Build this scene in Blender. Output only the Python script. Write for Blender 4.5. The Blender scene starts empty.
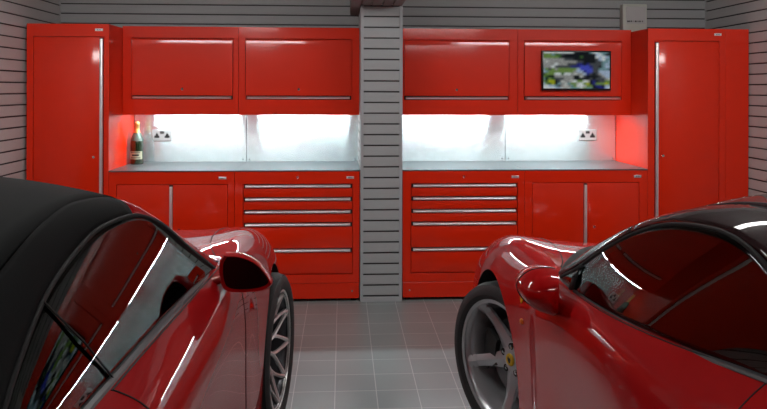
import bpy, bmesh, math, random
from mathutils import Vector, Matrix
random.seed(7)
C = bpy.context.scene.collection
PI = math.pi

# ------------------------------------------------------------------ materials
def mat(name, color, rough=.5, metal=0., coat=0., coat_rough=.03, spec=.5, aniso=0., emit=None, estr=0., sheen=0.):
    m = bpy.data.materials.new(name); m.use_nodes = True
    b = m.node_tree.nodes['Principled BSDF']
    b.inputs['Base Color'].default_value = (*color, 1)
    b.inputs['Roughness'].default_value = rough
    b.inputs['Metallic'].default_value = metal
    b.inputs['Coat Weight'].default_value = coat
    b.inputs['Coat Roughness'].default_value = coat_rough
    b.inputs['Specular IOR Level'].default_value = spec
    b.inputs['Anisotropic'].default_value = aniso
    b.inputs['Sheen Weight'].default_value = sheen
    if emit:
        b.inputs['Emission Color'].default_value = (*emit, 1)
        b.inputs['Emission Strength'].default_value = estr
    return m

def noisy(m, scale, amount, bump=0., dist=.001, detail=4, stretch=None):
    """small procedural variation of colour and relief"""
    nt = m.node_tree; b = nt.nodes['Principled BSDF']
    tc = nt.nodes.new('ShaderNodeTexCoord'); n = nt.nodes.new('ShaderNodeTexNoise')
    n.inputs['Scale'].default_value = scale; n.inputs['Detail'].default_value = detail
    src = tc.outputs['Object']
    if stretch:
        mp = nt.nodes.new('ShaderNodeMapping'); mp.inputs['Scale'].default_value = stretch
        nt.links.new(src, mp.inputs['Vector']); src = mp.outputs['Vector']
    nt.links.new(src, n.inputs['Vector'])
    if amount:
        mx = nt.nodes.new('ShaderNodeMix'); mx.data_type = 'RGBA'; mx.blend_type = 'MIX'
        c = b.inputs['Base Color'].default_value[:]
        mx.inputs[6].default_value = (c[0]*(1-amount), c[1]*(1-amount), c[2]*(1-amount), 1)
        mx.inputs[7].default_value = (min(1,c[0]*(1+amount)), min(1,c[1]*(1+amount)), min(1,c[2]*(1+amount)), 1)
        nt.links.new(n.outputs['Fac'], mx.inputs[0]); nt.links.new(mx.outputs[2], b.inputs['Base Color'])
    if bump:
        bp = nt.nodes.new('ShaderNodeBump'); bp.inputs['Strength'].default_value = bump; bp.inputs['Distance'].default_value = dist
        nt.links.new(n.outputs['Fac'], bp.inputs['Height']); nt.links.new(bp.outputs['Normal'], b.inputs['Normal'])
    return m

M = {}
M['cab_red'] = noisy(mat('red_powder_coat', (.76,.022,.0010), .42, 0, .7, .10, .2), 420, .03, .05, .0004)
M['paint_a'] = mat('deep_red_car_paint', (.40,.0015,.003), .6, 0, .85, .012, .05)
M['paint_b'] = mat('bright_red_car_paint', (.46,.0015,.0025), .6, 0, .85, .012, .05)
M['black_gloss'] = mat('black_gloss', (.012,.010,.011), .15, 0, 1, .03)
M['roof_gloss'] = mat('very_dark_red_roof', (.014,.001,.002), .6, 0, .6, .02, .05)
M['soft_top'] = noisy(mat('black_canvas', (.008,.009,.0095), .95, 0, spec=.2), 900, .25, .3, .0006)
M['dark'] = mat('dark_recess', (.008,.008,.008), .7)
M['rubber'] = noisy(mat('rubber', (.012,.012,.013), .7, spec=.25), 60, .2)
M['trim_rubber'] = mat('trim_rubber', (.05,.055,.06), .38)
M['tyre'] = noisy(mat('tyre_rubber', (.022,.022,.023), .68), 80, .25)
M['alu'] = noisy(mat('satin_aluminium', (.95,.95,.96), .36, .8), 30, .04, stretch=(1,1,40))
M['chrome'] = mat('chrome', (.8,.8,.8), .12, 1)
M['rim_silver'] = mat('silver_alloy', (.62,.63,.66), .30, .55, .5, .05)
M['rim_grey'] = mat('bright_grey_alloy', (.75,.74,.74), .3, .5, .4, .05)
M['rim_dark'] = mat('dark_alloy', (.10,.10,.11), .35, .8)
M['disc'] = mat('brake_disc_steel', (.25,.25,.26), .4, .9)
M['caliper'] = mat('caliper_black', (.03,.03,.03), .4)
M['yellow'] = mat('badge_yellow', (.80,.50,.01), .3, 0, .6)
M['amber'] = mat('amber_lens', (.75,.18,.02), .2, 0, .8)
M['leather_red'] = noisy(mat('dark_red_leather', (.22,.010,.012), .5), 160, .2, .2, .0005)
M['leather_black'] = noisy(mat('black_leather', (.04,.04,.04), .5), 160, .2, .2, .0005)
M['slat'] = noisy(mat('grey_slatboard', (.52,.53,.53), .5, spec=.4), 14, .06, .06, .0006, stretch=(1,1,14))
M['slat_far'] = noisy(mat('grey_slatboard_far', (.36,.37,.375), .5, spec=.4), 14, .06, .06, .0006, stretch=(1,1,14))  # same slatboard, base colour darkened for the weak light on the far wall
M['groove'] = mat('slat_groove', (.03,.03,.03), .8)
M['pillar'] = noisy(mat('pillar_slatboard', (.39,.42,.43), .5, spec=.4), 14, .05, .06, .0006, stretch=(1,1,14))
M['pillar_trim'] = mat('pillar_trim', (.40,.42,.44), .45)
M['ceiling'] = noisy(mat('ceiling_paint', (.06,.058,.056), .8), 5, .05)
M['beam'] = noisy(mat('beam_board', (.17,.15,.145), .75), 20, .08)
M['plastic_cream'] = mat('cream_plastic', (.55,.56,.50), .45)
M['plastic_grey'] = mat('pale_grey_plastic', (.50,.50,.50), .4)
M['plastic_white'] = mat('white_plastic', (.8,.8,.8), .35)
M['plastic_black'] = mat('black_plastic', (.01,.01,.01), .3)
M['steel_plate'] = mat('socket_steel', (.55,.57,.57), .35, .7)
M['green_glass'] = mat('dark_green_bottle', (.012,.02,.008), .08, 0, 1, .03)
M['gold'] = mat('gold_foil', (.85,.52,.16), .35, .8)
M['label'] = mat('bottle_label', (.42,.42,.30), .5)
M['label_dark'] = mat('bottle_neck_label', (.07,.10,.085), .35, .4)
M['light_face'] = mat('lamp_diffuser', (.9,.9,.9), .5, emit=(1.,.97,.95), estr=31.)
M['led_face'] = mat('led_diffuser', (.9,.9,.9), .5, emit=(.84,.97,1.), estr=112.)
M['white_paint'] = mat('white_enamel', (.75,.75,.75), .45)
M['wall_plain'] = noisy(mat('plain_wall_paint', (.30,.33,.31), .7), 4, .05)
M['gdoor'] = noisy(mat('garage_door_panel', (.22,.23,.23), .5), 6, .05)

def steel(name, col, rough, aniso):
    m = mat(name, col, rough, .84, aniso=aniso)
    nt = m.node_tree; b = nt.nodes['Principled BSDF']
    t = nt.nodes.new('ShaderNodeTangent'); t.direction_type = 'RADIAL'; t.axis = 'Z'
    nt.links.new(t.outputs[0], b.inputs['Tangent']); b.inputs['Anisotropic Rotation'].default_value = .25
    noisy(m, 40, .04, stretch=(1,1,60))
    return m
M['splash'] = steel('brushed_steel_splashback', (.84,.92,.94), .27, .9)
M['worktop'] = noisy(mat('brushed_steel_worktop', (.15,.18,.19), .36, .7), 50, .06, .06, .0004, stretch=(1,30,1))

def glass(name, tint, gloss_boost=1.0):
    m = bpy.data.materials.new(name); m.use_nodes = True
    nt = m.node_tree; nt.nodes.clear()
    out = nt.nodes.new('ShaderNodeOutputMaterial')
    tr = nt.nodes.new('ShaderNodeBsdfTransparent'); tr.inputs[0].default_value = (*tint, 1)
    gl = nt.nodes.new('ShaderNodeBsdfGlossy'); gl.inputs['Roughness'].default_value = .0
    gl.inputs[0].default_value = (.92,1,.98,1)
    fr = nt.nodes.new('ShaderNodeFresnel'); fr.inputs[0].default_value = 1.52
    mx = nt.nodes.new('ShaderNodeMixShader')
    nt.links.new(fr.outputs[0], mx.inputs[0]); nt.links.new(tr.outputs[0], mx.inputs[1]); nt.links.new(gl.outputs[0], mx.inputs[2])
    nt.links.new(mx.outputs[0], out.inputs[0])
    return m
M['car_glass'] = glass('tinted_car_glass', (.78,.82,.81))
M['screen_glass'] = glass('clear_glass', (.80,.84,.82))

# floor tiles
def tile_mat():
    m = mat('grey_floor_tile', (.30,.32,.33), .30, spec=.5)
    nt = m.node_tree; b = nt.nodes['Principled BSDF']
    tc = nt.nodes.new('ShaderNodeTexCoord'); mp = nt.nodes.new('ShaderNodeMapping')
    T = .2065
    mp.inputs['Location'].default_value = (.032 + T*40, -4.823 + T*60, 0)
    nt.links.new(tc.outputs['Object'], mp.inputs['Vector'])
    br = nt.nodes.new('ShaderNodeTexBrick')
    br.offset = 0; br.squash = 1
    br.inputs['Scale'].default_value = 1; br.inputs['Brick Width'].default_value = T; br.inputs['Row Height'].default_value = T
    br.inputs['Mortar Size'].default_value = .0022; br.inputs['Mortar Smooth'].default_value = .25; br.inputs['Bias'].default_value = 0
    br.inputs['Color1'].default_value = (.295,.335,.335,1); br.inputs['Color2'].default_value = (.32,.365,.365,1)
    br.inputs['Mortar'].default_value = (.66,.67,.67,1)
    nt.links.new(mp.outputs[0], br.inputs['Vector'])
    n = nt.nodes.new('ShaderNodeTexNoise'); n.inputs['Scale'].default_value = 3; n.inputs['Detail'].default_value = 6
    nt.links.new(tc.outputs['Object'], n.inputs['Vector'])
    mx = nt.nodes.new('ShaderNodeMix'); mx.data_type = 'RGBA'; mx.blend_type = 'MULTIPLY'; mx.inputs[0].default_value = .35
    nt.links.new(br.outputs['Color'], mx.inputs[6]); nt.links.new(n.outputs['Color'], mx.inputs[7])
    hs = nt.nodes.new('ShaderNodeRGBToBW'); nt.links.new(n.outputs['Color'], hs.inputs[0]); nt.links.new(hs.outputs[0], mx.inputs[7])
    nt.links.new(mx.outputs[2], b.inputs['Base Color'])
    bp = nt.nodes.new('ShaderNodeBump'); bp.inputs['Strength'].default_value = .25; bp.inputs['Distance'].default_value = .001; bp.invert = True
    nt.links.new(br.outputs['Fac'], bp.inputs['Height']); nt.links.new(bp.outputs[0], b.inputs['Normal'])
    rr = nt.nodes.new('ShaderNodeMapRange'); rr.inputs[3].default_value = .24; rr.inputs[4].default_value = .36
    nt.links.new(n.outputs['Fac'], rr.inputs[0]); nt.links.new(rr.outputs[0], b.inputs['Roughness'])
    return m
M['tile'] = tile_mat()

# ------------------------------------------------------------------ objects
def tag(o, label=None, cat=None, group=None, kind=None):
    if label: o['label'] = label
    if cat: o['category'] = cat
    if group: o['group'] = group
    if kind: o['kind'] = kind
    return o

def thing(name, loc, label, cat, group=None):
    o = bpy.data.objects.new(name, None); C.objects.link(o); o.location = loc
    o.empty_display_size = .1
    return tag(o, label, cat, group)

def finish(name, bm, m, parent=None, origin=(0,0,0), smooth=False, angle=35, loc=None):
    """link a bmesh as one object; geometry is given in the frame of `origin`"""
    bmesh.ops.remove_doubles(bm, verts=bm.verts, dist=1e-6)
    bmesh.ops.recalc_face_normals(bm, faces=bm.faces)
    me = bpy.data.meshes.new(name); bm.to_mesh(me); bm.free()
    if origin != (0,0,0): me.transform(Matrix.Translation(-Vector(origin)))
    if isinstance(m, (list, tuple)):
        for q in m: me.materials.append(q)
    else: me.materials.append(m)
    if smooth:
        for p in me.polygons: p.use_smooth = True
        try: me.set_sharp_from_angle(angle=math.radians(angle))
        except Exception: pass
    o = bpy.data.objects.new(name, me); C.objects.link(o)
    if parent is not None: o.parent = parent
    if loc is not None: o.location = loc
    return o

def box(bm, x0, x1, y0, y1, z0, z1, bev=0, seg=2, mi=0):
    v = [bm.verts.new(p) for p in ((x0,y0,z0),(x1,y0,z0),(x1,y1,z0),(x0,y1,z0),(x0,y0,z1),(x1,y0,z1),(x1,y1,z1),(x0,y1,z1))]
    fs = [bm.faces.new([v[i] for i in q]) for q in ((0,3,2,1),(4,5,6,7),(0,1,5,4),(1,2,6,5),(2,3,7,6),(3,0,4,7))]
    for f in fs: f.material_index = mi
    if bev:
        es = {e for f in fs for e in f.edges}
        bmesh.ops.bevel(bm, geom=list(es), offset=bev, segments=seg, profile=.5, affect='EDGES', clamp_overlap=True)
    return v

def extrude_x(bm, prof, x0, x1, mi=0):
    """profile [(y,z)..] closed, swept along x"""
    a = [bm.verts.new((x0,y,z)) for y,z in prof]; b = [bm.verts.new((x1,y,z)) for y,z in prof]
    n = len(prof); fs = []
    for i in range(n):
        j = (i+1) % n
        fs.append(bm.faces.new((a[i],a[j],b[j],b[i])))
    fs.append(bm.faces.new(a)); fs.append(bm.faces.new(b[::-1]))
    for f in fs: f.material_index = mi

def lathe(bm, prof, center, axis='Z', seg=32, mi=0):
    """prof [(r,h)]; revolved about axis through centre"""
    rings = []
    for r,h in prof:
        ring = []
        if r < 1e-6:
            p = {'Z':(0,0,h),'X':(h,0,0),'Y':(0,h,0)}[axis]
            ring = [bm.verts.new(Vector(center)+Vector(p))]
        else:
            for k in range(seg):
                a = 2*PI*k/seg; c,s = r*math.cos(a), r*math.sin(a)
                p = {'Z':(c,s,h),'X':(h,c,s),'Y':(c,h,s)}[axis]
                ring.append(bm.verts.new(Vector(center)+Vector(p)))
        rings.append(ring)
    for a,b in zip(rings, rings[1:]):
        for k in range(seg):
            k2 = (k+1)%seg
            if len(a)==1 and len(b)==1: break
            if len(a)==1: f = (a[0],b[k],b[k2])
            elif len(b)==1: f = (a[k],a[k2],b[0])
            else: f = (a[k],a[k2],b[k2],b[k])
            f = bm.faces.new(f); f.material_index = mi

def tube(bm, pts, r, seg=8, flat=1.0, closed=False, mi=0):
    pts = [Vector(p) for p in pts]; n = len(pts); rings = []
    for i,p in enumerate(pts):
        if closed: t = pts[(i+1)%n]-pts[i-1]
        else: t = pts[min(i+1,n-1)]-pts[max(i-1,0)]
        t.normalize()
        up = Vector((0,0,1)) if abs(t.z) < .9 else Vector((1,0,0))
        a = t.cross(up).normalized(); b = a.cross(t).normalized()
        rr = r[i] if isinstance(r,(list,tuple)) else r
        rings.append([bm.verts.new(p + a*rr*math.cos(2*PI*k/seg) + b*rr*flat*math.sin(2*PI*k/seg)) for k in range(seg)])
    prs = list(zip(rings, rings[1:])) + ([(rings[-1], rings[0])] if closed else [])
    for A,B in prs:
        for k in range(seg):
            bm.faces.new((A[k],A[(k+1)%seg],B[(k+1)%seg],B[k])).material_index = mi
    if not closed:
        bm.faces.new(rings[0][::-1]).material_index = mi; bm.faces.new(rings[-1]).material_index = mi

def catmull(pts, t):
    """point on the curve through pts at index-parameter t"""
    n = len(pts); i = max(0, min(n-2, int(math.floor(t)))); f = t-i
    P = [Vector(pts[max(0,min(n-1,k))]) for k in (i-1,i,i+1,i+2)]
    if i == 0: P[0] = P[1]*2-P[2]
    if i == n-2: P[3] = P[2]*2-P[1]
    return .5*((2*P[1]) + (P[2]-P[0])*f + (2*P[0]-5*P[1]+4*P[2]-P[3])*f*f + (3*P[1]-P[0]-3*P[2]+P[3])*f**3)

def grid(bm, fn, nu, nv, mi=0):
    g = [[bm.verts.new(fn(i/nu, j/nv)) for j in range(nv+1)] for i in range(nu+1)]
    for i in range(nu):
        for j in range(nv):
            try: bm.faces.new((g[i][j],g[i+1][j],g[i+1][j+1],g[i][j+1])).material_index = mi
            except ValueError: pass

def text_mesh(body, size, depth=.0003):
    cu = bpy.data.curves.new('t','FONT'); cu.body = body; cu.size = size; cu.extrude = depth; cu.align_x = 'CENTER'; cu.align_y = 'CENTER'
    o = bpy.data.objects.new('t', cu); C.objects.link(o)
    dg = bpy.context.evaluated_depsgraph_get()
    me = bpy.data.meshes.new_from_object(o.evaluated_get(dg))
    bpy.data.objects.remove(o); bpy.data.curves.remove(cu)
    return me

# ------------------------------------------------------------------ camera
H = 1.51
cam = bpy.data.cameras.new('camera'); co = bpy.data.objects.new('camera', cam); C.objects.link(co)
cam.sensor_width = 36; cam.lens = 714/767*36; cam.clip_start = .02
cam.shift_y = -(204.5-90)/767
co.location = (0,0,H)
yaw = math.radians(3.3); roll = math.radians(.17)
R = Matrix.Rotation(-yaw,3,'Z') @ Matrix.Rotation(PI/2,3,'X') @ Matrix.Rotation(roll,3,'Z')
co.rotation_euler = R.to_euler()
bpy.context.scene.camera = co

# ------------------------------------------------------------------ room
XL, XR, YN, YW, ZC = -2.215, 3.0, -2.4, 5.75, 2.46
YF, YS, YU = 5.10, 5.72, 5.40       # front of the base units, splashback, front of the wall units
bm = bmesh.new(); box(bm, XL-.2, XR+.2, YN-.2, YW+.2, -.12, 0); tag(finish('floor', bm, M['tile']), kind='structure')
bm = bmesh.new(); box(bm, XL-.2, XR+.2, YN-.2, YW+.2, ZC, ZC+.1); tag(finish('ceiling', bm, M['ceiling']), kind='structure')

def slat_profile(z0, z1, pitch=.0766, phase=0., depth=.012, gap=.008):
    """(offset, z) of the front line of a slatboard, offset 0 = face, grooves cut back"""
    out = [(0, z0)]; k = math.ceil((z0-phase)/pitch)
    while True:
        z = phase + k*pitch
        if z > z1-.01: break
        if z > z0+.01: out += [(0,z-gap/2),(depth,z-gap/2),(depth,z+gap/2),(.0015,z+gap/2+.001),(0,z+gap/2+.006)]
        k += 1
    out.append((0,z1)); return out

def slat_wall(name, p0, p1, nrm, z0, z1, m, thick=.05, phase=0., parent=None, kind='structure', **kw):
    """slatboard standing on the line p0-p1; its face looks along nrm"""
    pr = slat_profile(z0, z1, phase=phase, **kw); bm = bmesh.new()
    n = Vector((nrm[0],nrm[1],0))
    def P(p, off, z): return Vector((p[0],p[1],z)) - n*off
    rows = [(bm.verts.new(P(p0,o,z)), bm.verts.new(P(p1,o,z)), o) for o,z in pr]
    for a,b in zip(rows, rows[1:]):
        f = bm.faces.new((a[0],a[1],b[1],b[0])); f.material_index = 1 if (a[2] > .005 or b[2] > .005) else 0
    bk = [bm.verts.new(P(p,thick,z)) for p,z in ((p0,z0),(p1,z0),(p1,z1),(p0,z1))]
    bm.faces.new(bk)
    bm.faces.new((rows[0][0],rows[0][1],bk[1],bk[0])); bm.faces.new((rows[-1][0],rows[-1][1],bk[2],bk[3]))
    bm.faces.new([r[0] for r in rows]+[bk[3],bk[0]]); bm.faces.new([r[1] for r in rows]+[bk[2],bk[1]])
    o = finish(name, bm, [m, M['groove']], parent)
    if kind: tag(o, kind=kind)
    return o
PH = .006
YP = 4.6        # the side walls are slatboard beyond this line, plain paint nearer
bm = bmesh.new(); box(bm, XL-.05, XL, YN, YP, 0, ZC); tag(finish('wall_left_plain', bm, M['wall_plain']), kind='structure')
bm = bmesh.new(); box(bm, XR, XR+.05, YN, YP, 0, ZC); tag(finish('wall_right_plain', bm, M['wall_plain']), kind='structure')
slat_wall('wall_left', (XL,YP), (XL,YW+.05), (1,0), 0, ZC, M['slat'], phase=.021)
slat_wall('wall_right', (XR,YP), (XR,YW+.05), (-1,0), 0, ZC, M['slat'], phase=.024)
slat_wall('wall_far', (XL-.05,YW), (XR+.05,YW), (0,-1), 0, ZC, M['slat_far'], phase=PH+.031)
# near wall: a sectional garage door behind the cars
bm = bmesh.new(); box(bm, XL-.05, XR+.05, YN-.1, YN, 0, ZC); tag(finish('wall_near', bm, M['wall_plain']), kind='structure')
bm = bmesh.new()
for k in range(4): box(bm, XL+.25, XR-.25, YN, YN+.04, .02+k*.54, .55+k*.54, .006)
tag(finish('door_1', bm, M['gdoor']), kind='structure')
# pillar
PX0, PX1 = .130, .430
pl = slat_wall('wall_pillar', (PX0+.018,YF-.012), (PX1-.018,YF-.012), (0,-1), 0, ZC, M['pillar'], thick=.64, phase=.0414, gap=.0085)
bm = bmesh.new()
box(bm, PX0, PX0+.022, YF-.016, YW, 0, 2.115, .002); box(bm, PX1-.022, PX1, YF-.016, YW, 0, 2.115, .002)
tag(finish('trim_1', bm, M['pillar_trim']), kind='structure')
bm = bmesh.new(); box(bm, PX0+.02, PX1-.02, YF-.022, YF-.010, 0, .032, .002)
tag(finish('trim_2', bm, M['pillar_trim']), kind='structure')
# beam over the pillar, clad with boards running towards the camera
bm = bmesh.new(); box(bm, .06, PX1, 3.2, YW, 2.125, ZC)
for k in range(5):
    x = .06 + k*.074; box(bm, x+.003, x+.066, 3.2, YW, 2.112, 2.127)
tag(finish('trim_3', bm, M['beam']), kind='structure')

# ------------------------------------------------------------------ small cabinet fittings
def lock(x, y, z, root, o, parent=None):
    bm = bmesh.new(); lathe(bm, [(0,-.006),(.0075,-.006),(.0095,-.004),(.0095,.003),(0,.003)], (x,y,z), 'Y', 20)
    box(bm, x-.001, x+.001, y-.0068, y-.005, z-.004, z+.004)
    return finish('lock', bm, M['chrome'], parent or root, o, True)
def badge(x, y, z, root, o):
    bm = bmesh.new(); box(bm, x-.027, x+.027, y-.004, y+.001, z-.009, z+.009, .0015)
    b = finish('badge', bm, M['alu'], root, o)
    me = text_mesh('dura', .016); me.transform(Matrix.Translation(Vector((x,y-.0045,z))-Vector(o)) @ Matrix.Rotation(PI/2,4,'X'))
    me.materials.append(M['plastic_black']); t = bpy.data.objects.new('lettering', me); C.objects.link(t); t.parent = b
    return b
def hframe(bm, X0, X1, Z0, Z1, openings, y0, y1):
    """front frame with rectangular openings, all in one z-band sorted by x"""
    zb, zt = openings[0][2], openings[0][3]
    box(bm, X0, X1, y0, y1, zt, Z1, .0015); box(bm, X0, X1, y0, y1, Z0, zb, .0015)
    xs = X0
    for (a,b,_,_) in openings:
        box(bm, xs, a, y0, y1, zb-.001, zt+.001, .0015); xs = b
    box(bm, xs, X1, y0, y1, zb-.001, zt+.001, .0015)

def pull_v(x, y, z0, z1, parent, o):
    bm = bmesh.new(); box(bm, x-.010, x+.010, y-.016, y+.004, z0, z1, .004, 3)
    return finish('handle', bm, M['alu'], parent, o, True)

# tall cabinets
def tall_cabinet(X0, X1, dx0, dx1, hx, lx, label, bx, filler=None):
    o = ((X0+X1)/2, (YF+YS)/2, 0); r = thing('tall_cabinet', o, label, 'cabinet', None)
    T = 1.966; g = .004
    bm = bmesh.new(); box(bm, X0, X1, YF+.022, YS, .02, T, .002)
    hframe(bm, X0, X1, .02, T, [(dx0-g, dx1+g, .16, 1.877)], YF, YF+.03)
    # recess behind the door
    finish('carcass', bm, M['cab_red'], r, o)
    bm = bmesh.new()
    box(bm, dx0, dx1, YF-.001, YF+.021, .164, 1.872, .003, 2)
    d = finish('door', bm, M['cab_red'], r, o, True)
    bm = bmesh.new(); box(bm, hx-.013, hx+.013, YF-.0015, YF+.004, .17, 1.868); finish('handle_recess', bm, M['dark'], d, o)
    pull_v(hx, YF-.001, .17, 1.862, d, o)
    lock(lx, YF-.001, 1.035, r, o, d)
    badge(bx, YF, 1.925, r, o)
    for fx in (X0+.06, X1-.06):
        for fy in (YF+.08, YS-.08):
            bm = bmesh.new(); lathe(bm, [(0,0),(.02,0),(.02,.025),(0,.025)], (fx,fy,0), 'Z', 12); finish('foot', bm, M['rubber'], r, o)
    if filler:
        bm = bmesh.new(); box(bm, filler[0], filler[1], YF+.002, YF+.06, .02, T, .002); finish('filler_panel', bm, M['cab_red'], r, o)
    return r
tall_cabinet(-2.192, -1.631, -2.145, -1.668, -1.682, -1.735, 'tall red metal cabinet in the left corner, left of the champagne bottle', -1.70)
tall_cabinet(2.231, 2.815, 2.282, 2.765, 2.296, 2.345, 'tall red metal cabinet in the right corner, right of the screen', 2.755, (2.817, 2.992))

# base units
WT = .938
def base_body(X0, X1, openings, label, cat, name, lockx, bx, screw=None):
    o = ((X0+X1)/2, (YF+YS)/2, 0); r = thing(name, o, label, cat)
    bm = bmesh.new(); box(bm, X0, X1, YF+.022, YS-.002, .132, WT-.009, .002)
    hframe(bm, X0, X1, .134, WT-.009, openings, YF, YF+.03)
    finish('carcass', bm, M['cab_red'], r, o)
    bm = bmesh.new(); box(bm, X0+.002, X1-.002, YF+.003, YF+.022, .022, .131, .002)
    p = finish('plinth', bm, M['cab_red'], r, o)
    if screw:
        bm = bmesh.new(); lathe(bm, [(0,-.003),(.006,-.003),(.007,0),(0,.001)], (screw,YF+.003,.075), 'Y', 14); finish('screw', bm, M['chrome'], p, o, True)
    for fx in (X0+.04, X1-.04):
        for fy in (YF+.05, YS-.08):
            bm = bmesh.new(); lathe(bm, [(0,0),(.022,0),(.022,.006),(.01,.01),(.01,.133),(0,.133)], (fx,fy,0), 'Z', 12); finish('foot', bm, M['rubber'], r, o)
    badge(bx, YF, WT-.053, r, o)
    return r, o

def drawer_unit(X0, X1, label, screw):
    dx0, dx1 = X0+.062, X1-.052; g = .004
    r, o = base_body(X0, X1, [(dx0-g, dx1+g, .195, .842)], label, 'drawer cabinet', 'drawer_cabinet', None, X1-.068, screw)
    lock((X0+X1)/2, YF, WT-.050, r, o)
    tops = [.838, .745, .655, .564, .380, .199]
    for a,b in zip(tops, tops[1:]):
        bm = bmesh.new(); box(bm, dx0, dx1, YF-.001, YF+.021, b+.004, a-.028, .003, 2)
        box(bm, dx0, dx1, YF+.012, YF+.021, a-.03, a-.001)
        d = finish('drawer', bm, M['cab_red'], r, o, True)
        bm = bmesh.new()
        # rolled grip: a rounded bar that laps over the drawer front
        pr = [(YF+.012,a-.004),(YF-.008,a-.005),(YF-.015,a-.009),(YF-.017,a-.015),(YF-.014,a-.021),(YF-.006,a-.0235),(YF+.012,a-.0235)]
        extrude_x(bm, pr, dx0+.014, dx1-.014)
        finish('handle', bm, M['alu'], d, o, True, 50)
        bm = bmesh.new(); box(bm, dx0+.002, dx1-.002, YF+.010, YF+.013, a-.029, a-.001); finish('handle_recess', bm, M['dark'], d, o)
    return r
drawer_unit(-.758, .126, 'red drawer cabinet left of the grey pillar, five drawers with silver handles', .074)
drawer_unit(.434, 1.318, 'red drawer cabinet right of the grey pillar, five drawers with silver handles', .486)

def door_unit(X0, X1, d, hx, lx, side, label, bx):
    g = .003
    r, o = base_body(X0, X1, [(d[0]-g, d[2]+g, .195, .842)], label, 'cabinet', 'base_cabinet', None, bx)
    for k,(a,b) in enumerate(((d[0], d[1]-.002), (d[1]+.002, d[2]))):
        bm = bmesh.new(); box(bm, a, b, YF-.001, YF+.021, .198, .838, .003, 2)
        dr = finish('door', bm, M['cab_red'], r, o, True)
        if k == side:
            bm = bmesh.new(); box(bm, hx-.013, hx+.013, YF-.0015, YF+.003, .21, .836); finish('handle_recess', bm, M['dark'], dr, o)
            pull_v(hx, YF-.001, .20, .826, dr, o)
        if (k == 1): lock(lx, YF-.001, .520, r, o, dr)
    return r
door_unit(-1.629, -.760, (-1.575, -1.190, -.808), -1.200, -1.145, 0, 'red two-door base cabinet beside the left tall cabinet, under the champagne bottle', -.843)
door_unit(1.320, 2.229, (1.378, 1.775, 2.165), 1.766, 1.835, 0, 'red two-door base cabinet beside the right tall cabinet, right of the drawers', 2.155)

# worktops and splashbacks
for (a,b,lab,lab2) in ((-1.629,-.759,'brushed steel worktop panel holding the champagne bottle','brushed steel splashback panel behind the champagne bottle'),
                  (-.757,.128,'brushed steel worktop panel over the drawers left of the pillar','brushed steel splashback panel left of the pillar, without a socket'),
                  (.432,1.317,'brushed steel worktop panel over the drawers right of the pillar','brushed steel splashback panel right of the pillar, without a socket'),
                  (1.319,2.229,'brushed steel worktop panel over the right pair of base doors','brushed steel splashback panel with the right-hand socket')):
    bm = bmesh.new()
    pr = [(YF-.004,WT-.008),(YF-.004,WT-.003),(YF-.001,WT),(YS,WT),(YS,WT-.008),(YF,WT-.008)]
    extrude_x(bm, pr, a, b)
    o = ((a+b)/2,(YF+YS)/2,WT)
    w = finish('worktop', bm, M['worktop'], None, o, loc=o); tag(w, lab, 'worktop', None)
    bm = bmesh.new(); box(bm, a+.001, b-.001, YS-.006, YS+.006, WT+.001, 1.36, .001)
    o = ((a+b)/2,YS,WT)
    w = finish('splashback_panel', bm, M['splash'], None, o, loc=o); tag(w, lab2, 'splashback')
    for sx in (a+.025, b-.025):
        bm = bmesh.new(); lathe(bm, [(0,-.003),(.005,-.003),(.006,0),(0,.001)], (sx,YS-.006,WT+.02), 'Y', 12)
        finish('screw', bm, M['rim_dark'], w, o, True)
# perforated end panel against the pillar
bm = bmesh.new()
x = .126; o = (x,5.4,WT+.2)
box(bm, x, x+.003, YF+.10, YS-.007, WT+.001, 1.325)
ep = finish('end_panel', bm, M['steel_plate'], None, o, loc=o); tag(ep, 'grey perforated steel end panel on the left flank of the pillar', 'panel')
bm = bmesh.new()
for i in range(9):
    for j in range(5):
        lathe(bm, [(0,-.0008),(.0055,-.0008),(.0055,.0006),(0,.0006)], (x,YF+.14+i*.06+(.03 if j%2 else 0)*.6,WT+.05+j*.07), 'X', 8)
tag(finish('perforation', bm, M['dark'], ep, o), kind='stuff')

# wall units
ZU0, ZU1 = 1.321, 1.979
def wall_unit(X0, X1, dx0, dx1, label, has_lock=True):
    o = ((X0+X1)/2, (YU+YW)/2, ZU0); r = thing('wall_cabinet', o, label, 'wall cabinet')
    g = .005; za, zb = 1.435, 1.893
    bm = bmesh.new(); box(bm, X0, X1, YU+.026, YW-.003, ZU0+.022, ZU1, .002)
    hframe(bm, X0, X1, ZU0, ZU1, [(dx0-g, dx1+g, za, zb)], YU, YU+.03)
    finish('carcass', bm, M['cab_red'], r, o)
    bm = bmesh.new()
    rr = .032; y0 = YU-.006
    pr = [(YU+.024, za+.032),(y0, za+.032),(y0,zb-.048),(y0+.0003,zb-.042),(y0+.0009,zb-.034),(y0+.00155,zb-.026),(y0+.0023,zb-.018),(y0+.0031,zb-.010),(y0+.0045,zb-.007),(y0+.010,zb-.006),(YU+.024, zb-.006)]
    extrude_x(bm, pr, dx0, dx1)
    d = finish('door', bm, M['cab_red'], r, o, True, 40)
    bm = bmesh.new()
    pr = [(YU+.015,za+.006),(YU-.014,za+.006),(YU-.022,za+.010),(YU-.024,za+.016),(YU-.016,za+.022),(YU+.015,za+.024)]
    extrude_x(bm, pr, dx0+.012, dx1-.012); finish('handle', bm, M['alu'], d, o, True, 50)
    bm = bmesh.new(); box(bm, dx0+.002, dx1-.002, YU+.014, YU+.020, za+.001, za+.03); finish('handle_recess', bm, M['dark'], d, o)
    if has_lock: lock((dx0+dx1)/2, y0, za+.078, r, o, d)
    return r
wall_unit(-1.629, -.777, -1.562, -.820, 'leftmost red wall cabinet, above the champagne bottle')
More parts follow.
